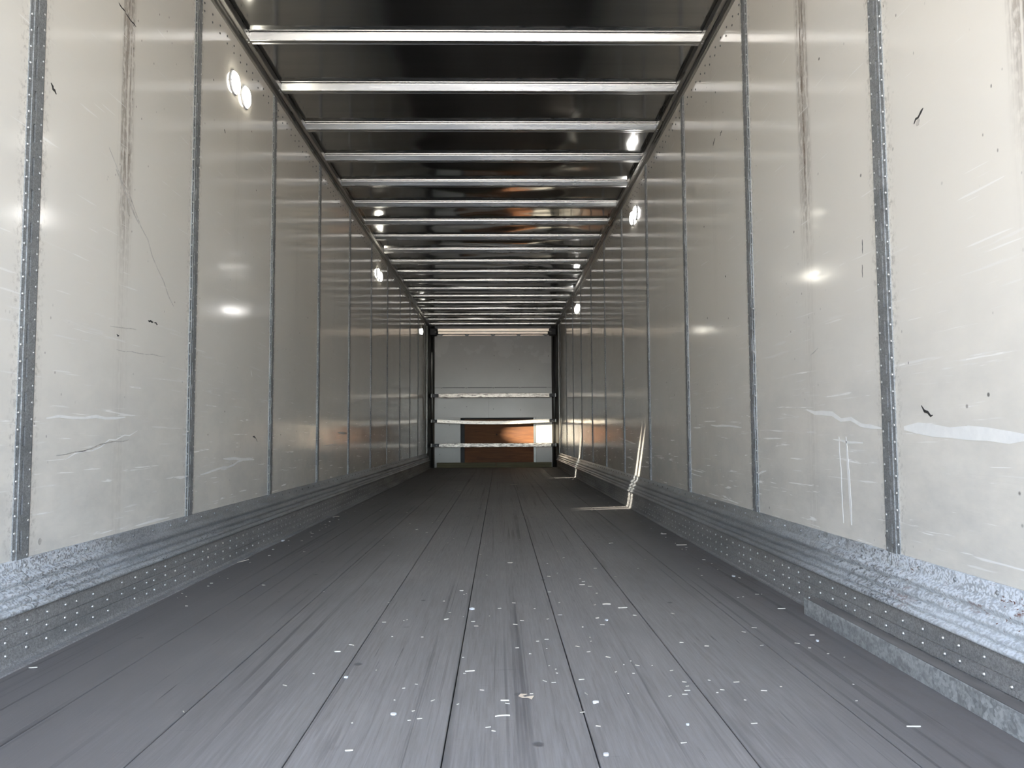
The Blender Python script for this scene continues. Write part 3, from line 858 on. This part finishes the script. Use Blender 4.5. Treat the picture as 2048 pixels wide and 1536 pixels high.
# white ring
m = MB(); seg = 20; vs = []; R1, R2 = 0.0105, 0.0035
for r, h in ((R1, 0.0005), (R1*0.95, 0.005), (R2*1.4, 0.006), (R2, 0.003), (R2, 0.0005)):
    for i in range(seg):
        a = 2*math.pi*i/seg; vs.append((r*math.cos(a), r*math.sin(a), h))
m.add(vs, [(k*seg+i, k*seg+(i+1) % seg, ((k+1) % 5)*seg+(i+1) % seg, ((k+1) % 5)*seg+i) for k in range(5) for i in range(seg)], True)
o = m.build('plastic_ring', M_WHITE); o.location = (0.013, 2.916, 0.0)
tag(o, 'small round white plastic ring beside the centre floor joint', 'ring')
CH = [('chip', -0.129, 1.838, .013, .009, .3, 'bluish white chip on the floor left of the torn tan paper scrap'),
      ('chip', 0.322, 1.598, .012, .010, .2, 'white chip nearest the lower edge of the photo, right of centre'),
      ('chip', -0.289, 2.116, .010, .007, 1.2, 'white chip on the first floor joint left of centre'),
      ('chip', -1.195, 4.840, .020, .030, .2, 'white chip lying at the foot of the left wall beyond the long straw'),
      ('chip', 0.477, 2.725, .010, .014, .2, 'white chip just nearer than the two pale slivers right of centre'),
      ('chip', 0.521, 1.753, .006, .005, .1, 'tiny white dot of plastic near the lower right of the floor'),
      ('chip', -1.235, 2.480, .007, .007, .1, 'tiny white chip on the ledge below the left wall, nearest the rear'),
      ('chip', 0.340, 1.905, .014, .008, 0., 'flat pale chip on the first joint right of centre beside the paper scrap'),
      ('chip', 1.150, 3.531, .012, .022, .3, 'pale chip at the foot of the right wall beyond the steel angle'),
      ('chip', 1.079, 2.431, .009, .012, .0, 'bluish white chip left of the far end of the steel angle')]
for nm, x, y, a, b, rz, lab in CH:
    pts = []
    for i in range(7):
        t = 2*math.pi*i/7; q = random.uniform(.5, .8)
        pts.append((a*q*math.cos(t)/1.2, b*q*math.sin(t)/1.2))
    flat('plastic_chip', pts, 0.0005, 0.004, (x, y, 0.0), lab, 'chip', M_WHITE)
SPL = [(0.119, 1.820, .034, .003, .15, 'thin curled straw nearer than the torn paper scrap', .004),
       (-0.362, 2.367, .018, .006, 0.0, 'short pale splinter lying left of the first joint left of centre', 0),
       (-0.334, 2.437, .020, .005, -.6, 'bent pale splinter just beyond the short splinter left of centre', .003),
       (-1.194, 4.050, .140, .008, 1.25, 'long white straw at the foot of the left wall', 0),
       (0.511, 2.980, .030, .012, .0, 'crumpled pale splinter right of centre, left one of two', .006),
       (0.561, 2.918, .034, .008, .1, 'pale splinter right of centre, right one of two', 0),
       (0.449, 2.760, .014, .006, .5, 'short splinter left of the white chip right of centre', 0),
       (0.033, 2.162, .026, .004, .2, 'faint thin splinter beyond and left of the torn paper scrap', 0),
       (0.125, 1.924, .020, .003, -.05, 'thin pale line of straw left of the torn paper scrap', 0),
       (-0.070, 2.763, .018, .007, .6, 'slanted pale splinter left of the white ring', 0),
       (-0.042, 3.259, .016, .008, 0.0, 'short bright splinter beyond the white ring, left of the joint', 0),
       (0.293, 10.134, .09, .02, 0.0, 'white splinter far down the floor near the front wall', 0),
       (-0.343, 9.103, .05, .02, 0.0, 'pale splinter far down the floor left of centre', 0),
       (1.152, 5.038, .035, .02, 0.0, 'pale splinter near the right wall, beyond the two nearer ones', 0),
       (1.150, 4.535, .06, .018, .1, 'long pale splinter at the foot of the right wall', 0),
       (0.760, 4.621, .035, .012, .8, 'curled pale splinter on the floor between centre and right wall', .008),
       (1.003, 1.729, .030, .0035, -.05, 'pale matchstick splinter left of the steel angle near the lower right', 0),
       (1.130, 2.880, .028, .004, .0, 'thin splinter touching the far end of the steel angle', 0),
       (1.091, 2.503, .016, .004, .1, 'short thin splinter left of the steel angle, beyond the bluish chip', 0),
       (-1.168, 2.235, .022, .004, .12, 'pale splinter on the floor below the left wall, nearest the rear', 0),
       (0.460, 3.365, .022, .006, 0.0, 'thin splinter beyond the crumpled pair right of centre', 0),
       (0.165, 3.952, .025, .01, .0, 'small pale splinter right of the centre joint, midway down the floor', 0),
       (-0.190, 1.635, .016, .003, .1, 'tiny splinter at the lower edge, left of the bluish white chip', 0),
       (-1.170, 6.278, .05, .02, .1, 'pale splinter at the foot of the left wall past the middle posts', 0)]
for x, y, ln, w, rz, lab, bent in SPL:
    one_mesh(shard('wood_splinter', x, y, ln, w, 0.003, rz, lab, 'splinter', M_SPLINTER, None, bent))
# uncountable dust and crumbs
m = MB(); rnd = random.Random(21)
for i in range(230):
    cl = rnd.random()
    if cl < 0.45: x, y = rnd.gauss(0.35, 0.35), abs(rnd.gauss(0, 1.0)) * 1.0 + 1.7
    elif cl < 0.75: x, y = rnd.uniform(-1.15, 1.1), rnd.uniform(1.5, 7)
    else:
        x, y = (rnd.choice((-1, 1)) * (1.17 - abs(rnd.gauss(0, .05)))), rnd.uniform(3.0, 8.5)
    if abs(x) > 1.17: continue
    a = rnd.gauss(0, .5); ln = rnd.uniform(.0015, .008); w = rnd.uniform(.0007, .0015)
    c, s = math.cos(a), math.sin(a); h = 0.0018
    vs = []
    for z in (0.0002, h):
        for u, v in ((-ln, -w), (ln, -w*.5), (ln, w*.5), (-ln, w)): vs.append((x + u*c - v*s, y + u*s + v*c, z))
    m.add(vs, [(0, 3, 2, 1), (4, 5, 6, 7), (0, 1, 5, 4), (1, 2, 6, 5), (2, 3, 7, 6), (3, 0, 4, 7)])
o = m.build('floor_crumbs', M_SPLINTER, fix=False); o['kind'] = 'stuff'
o['label'] = 'fine pale dust and wood crumbs strewn over the floor'; o['category'] = 'crumbs'
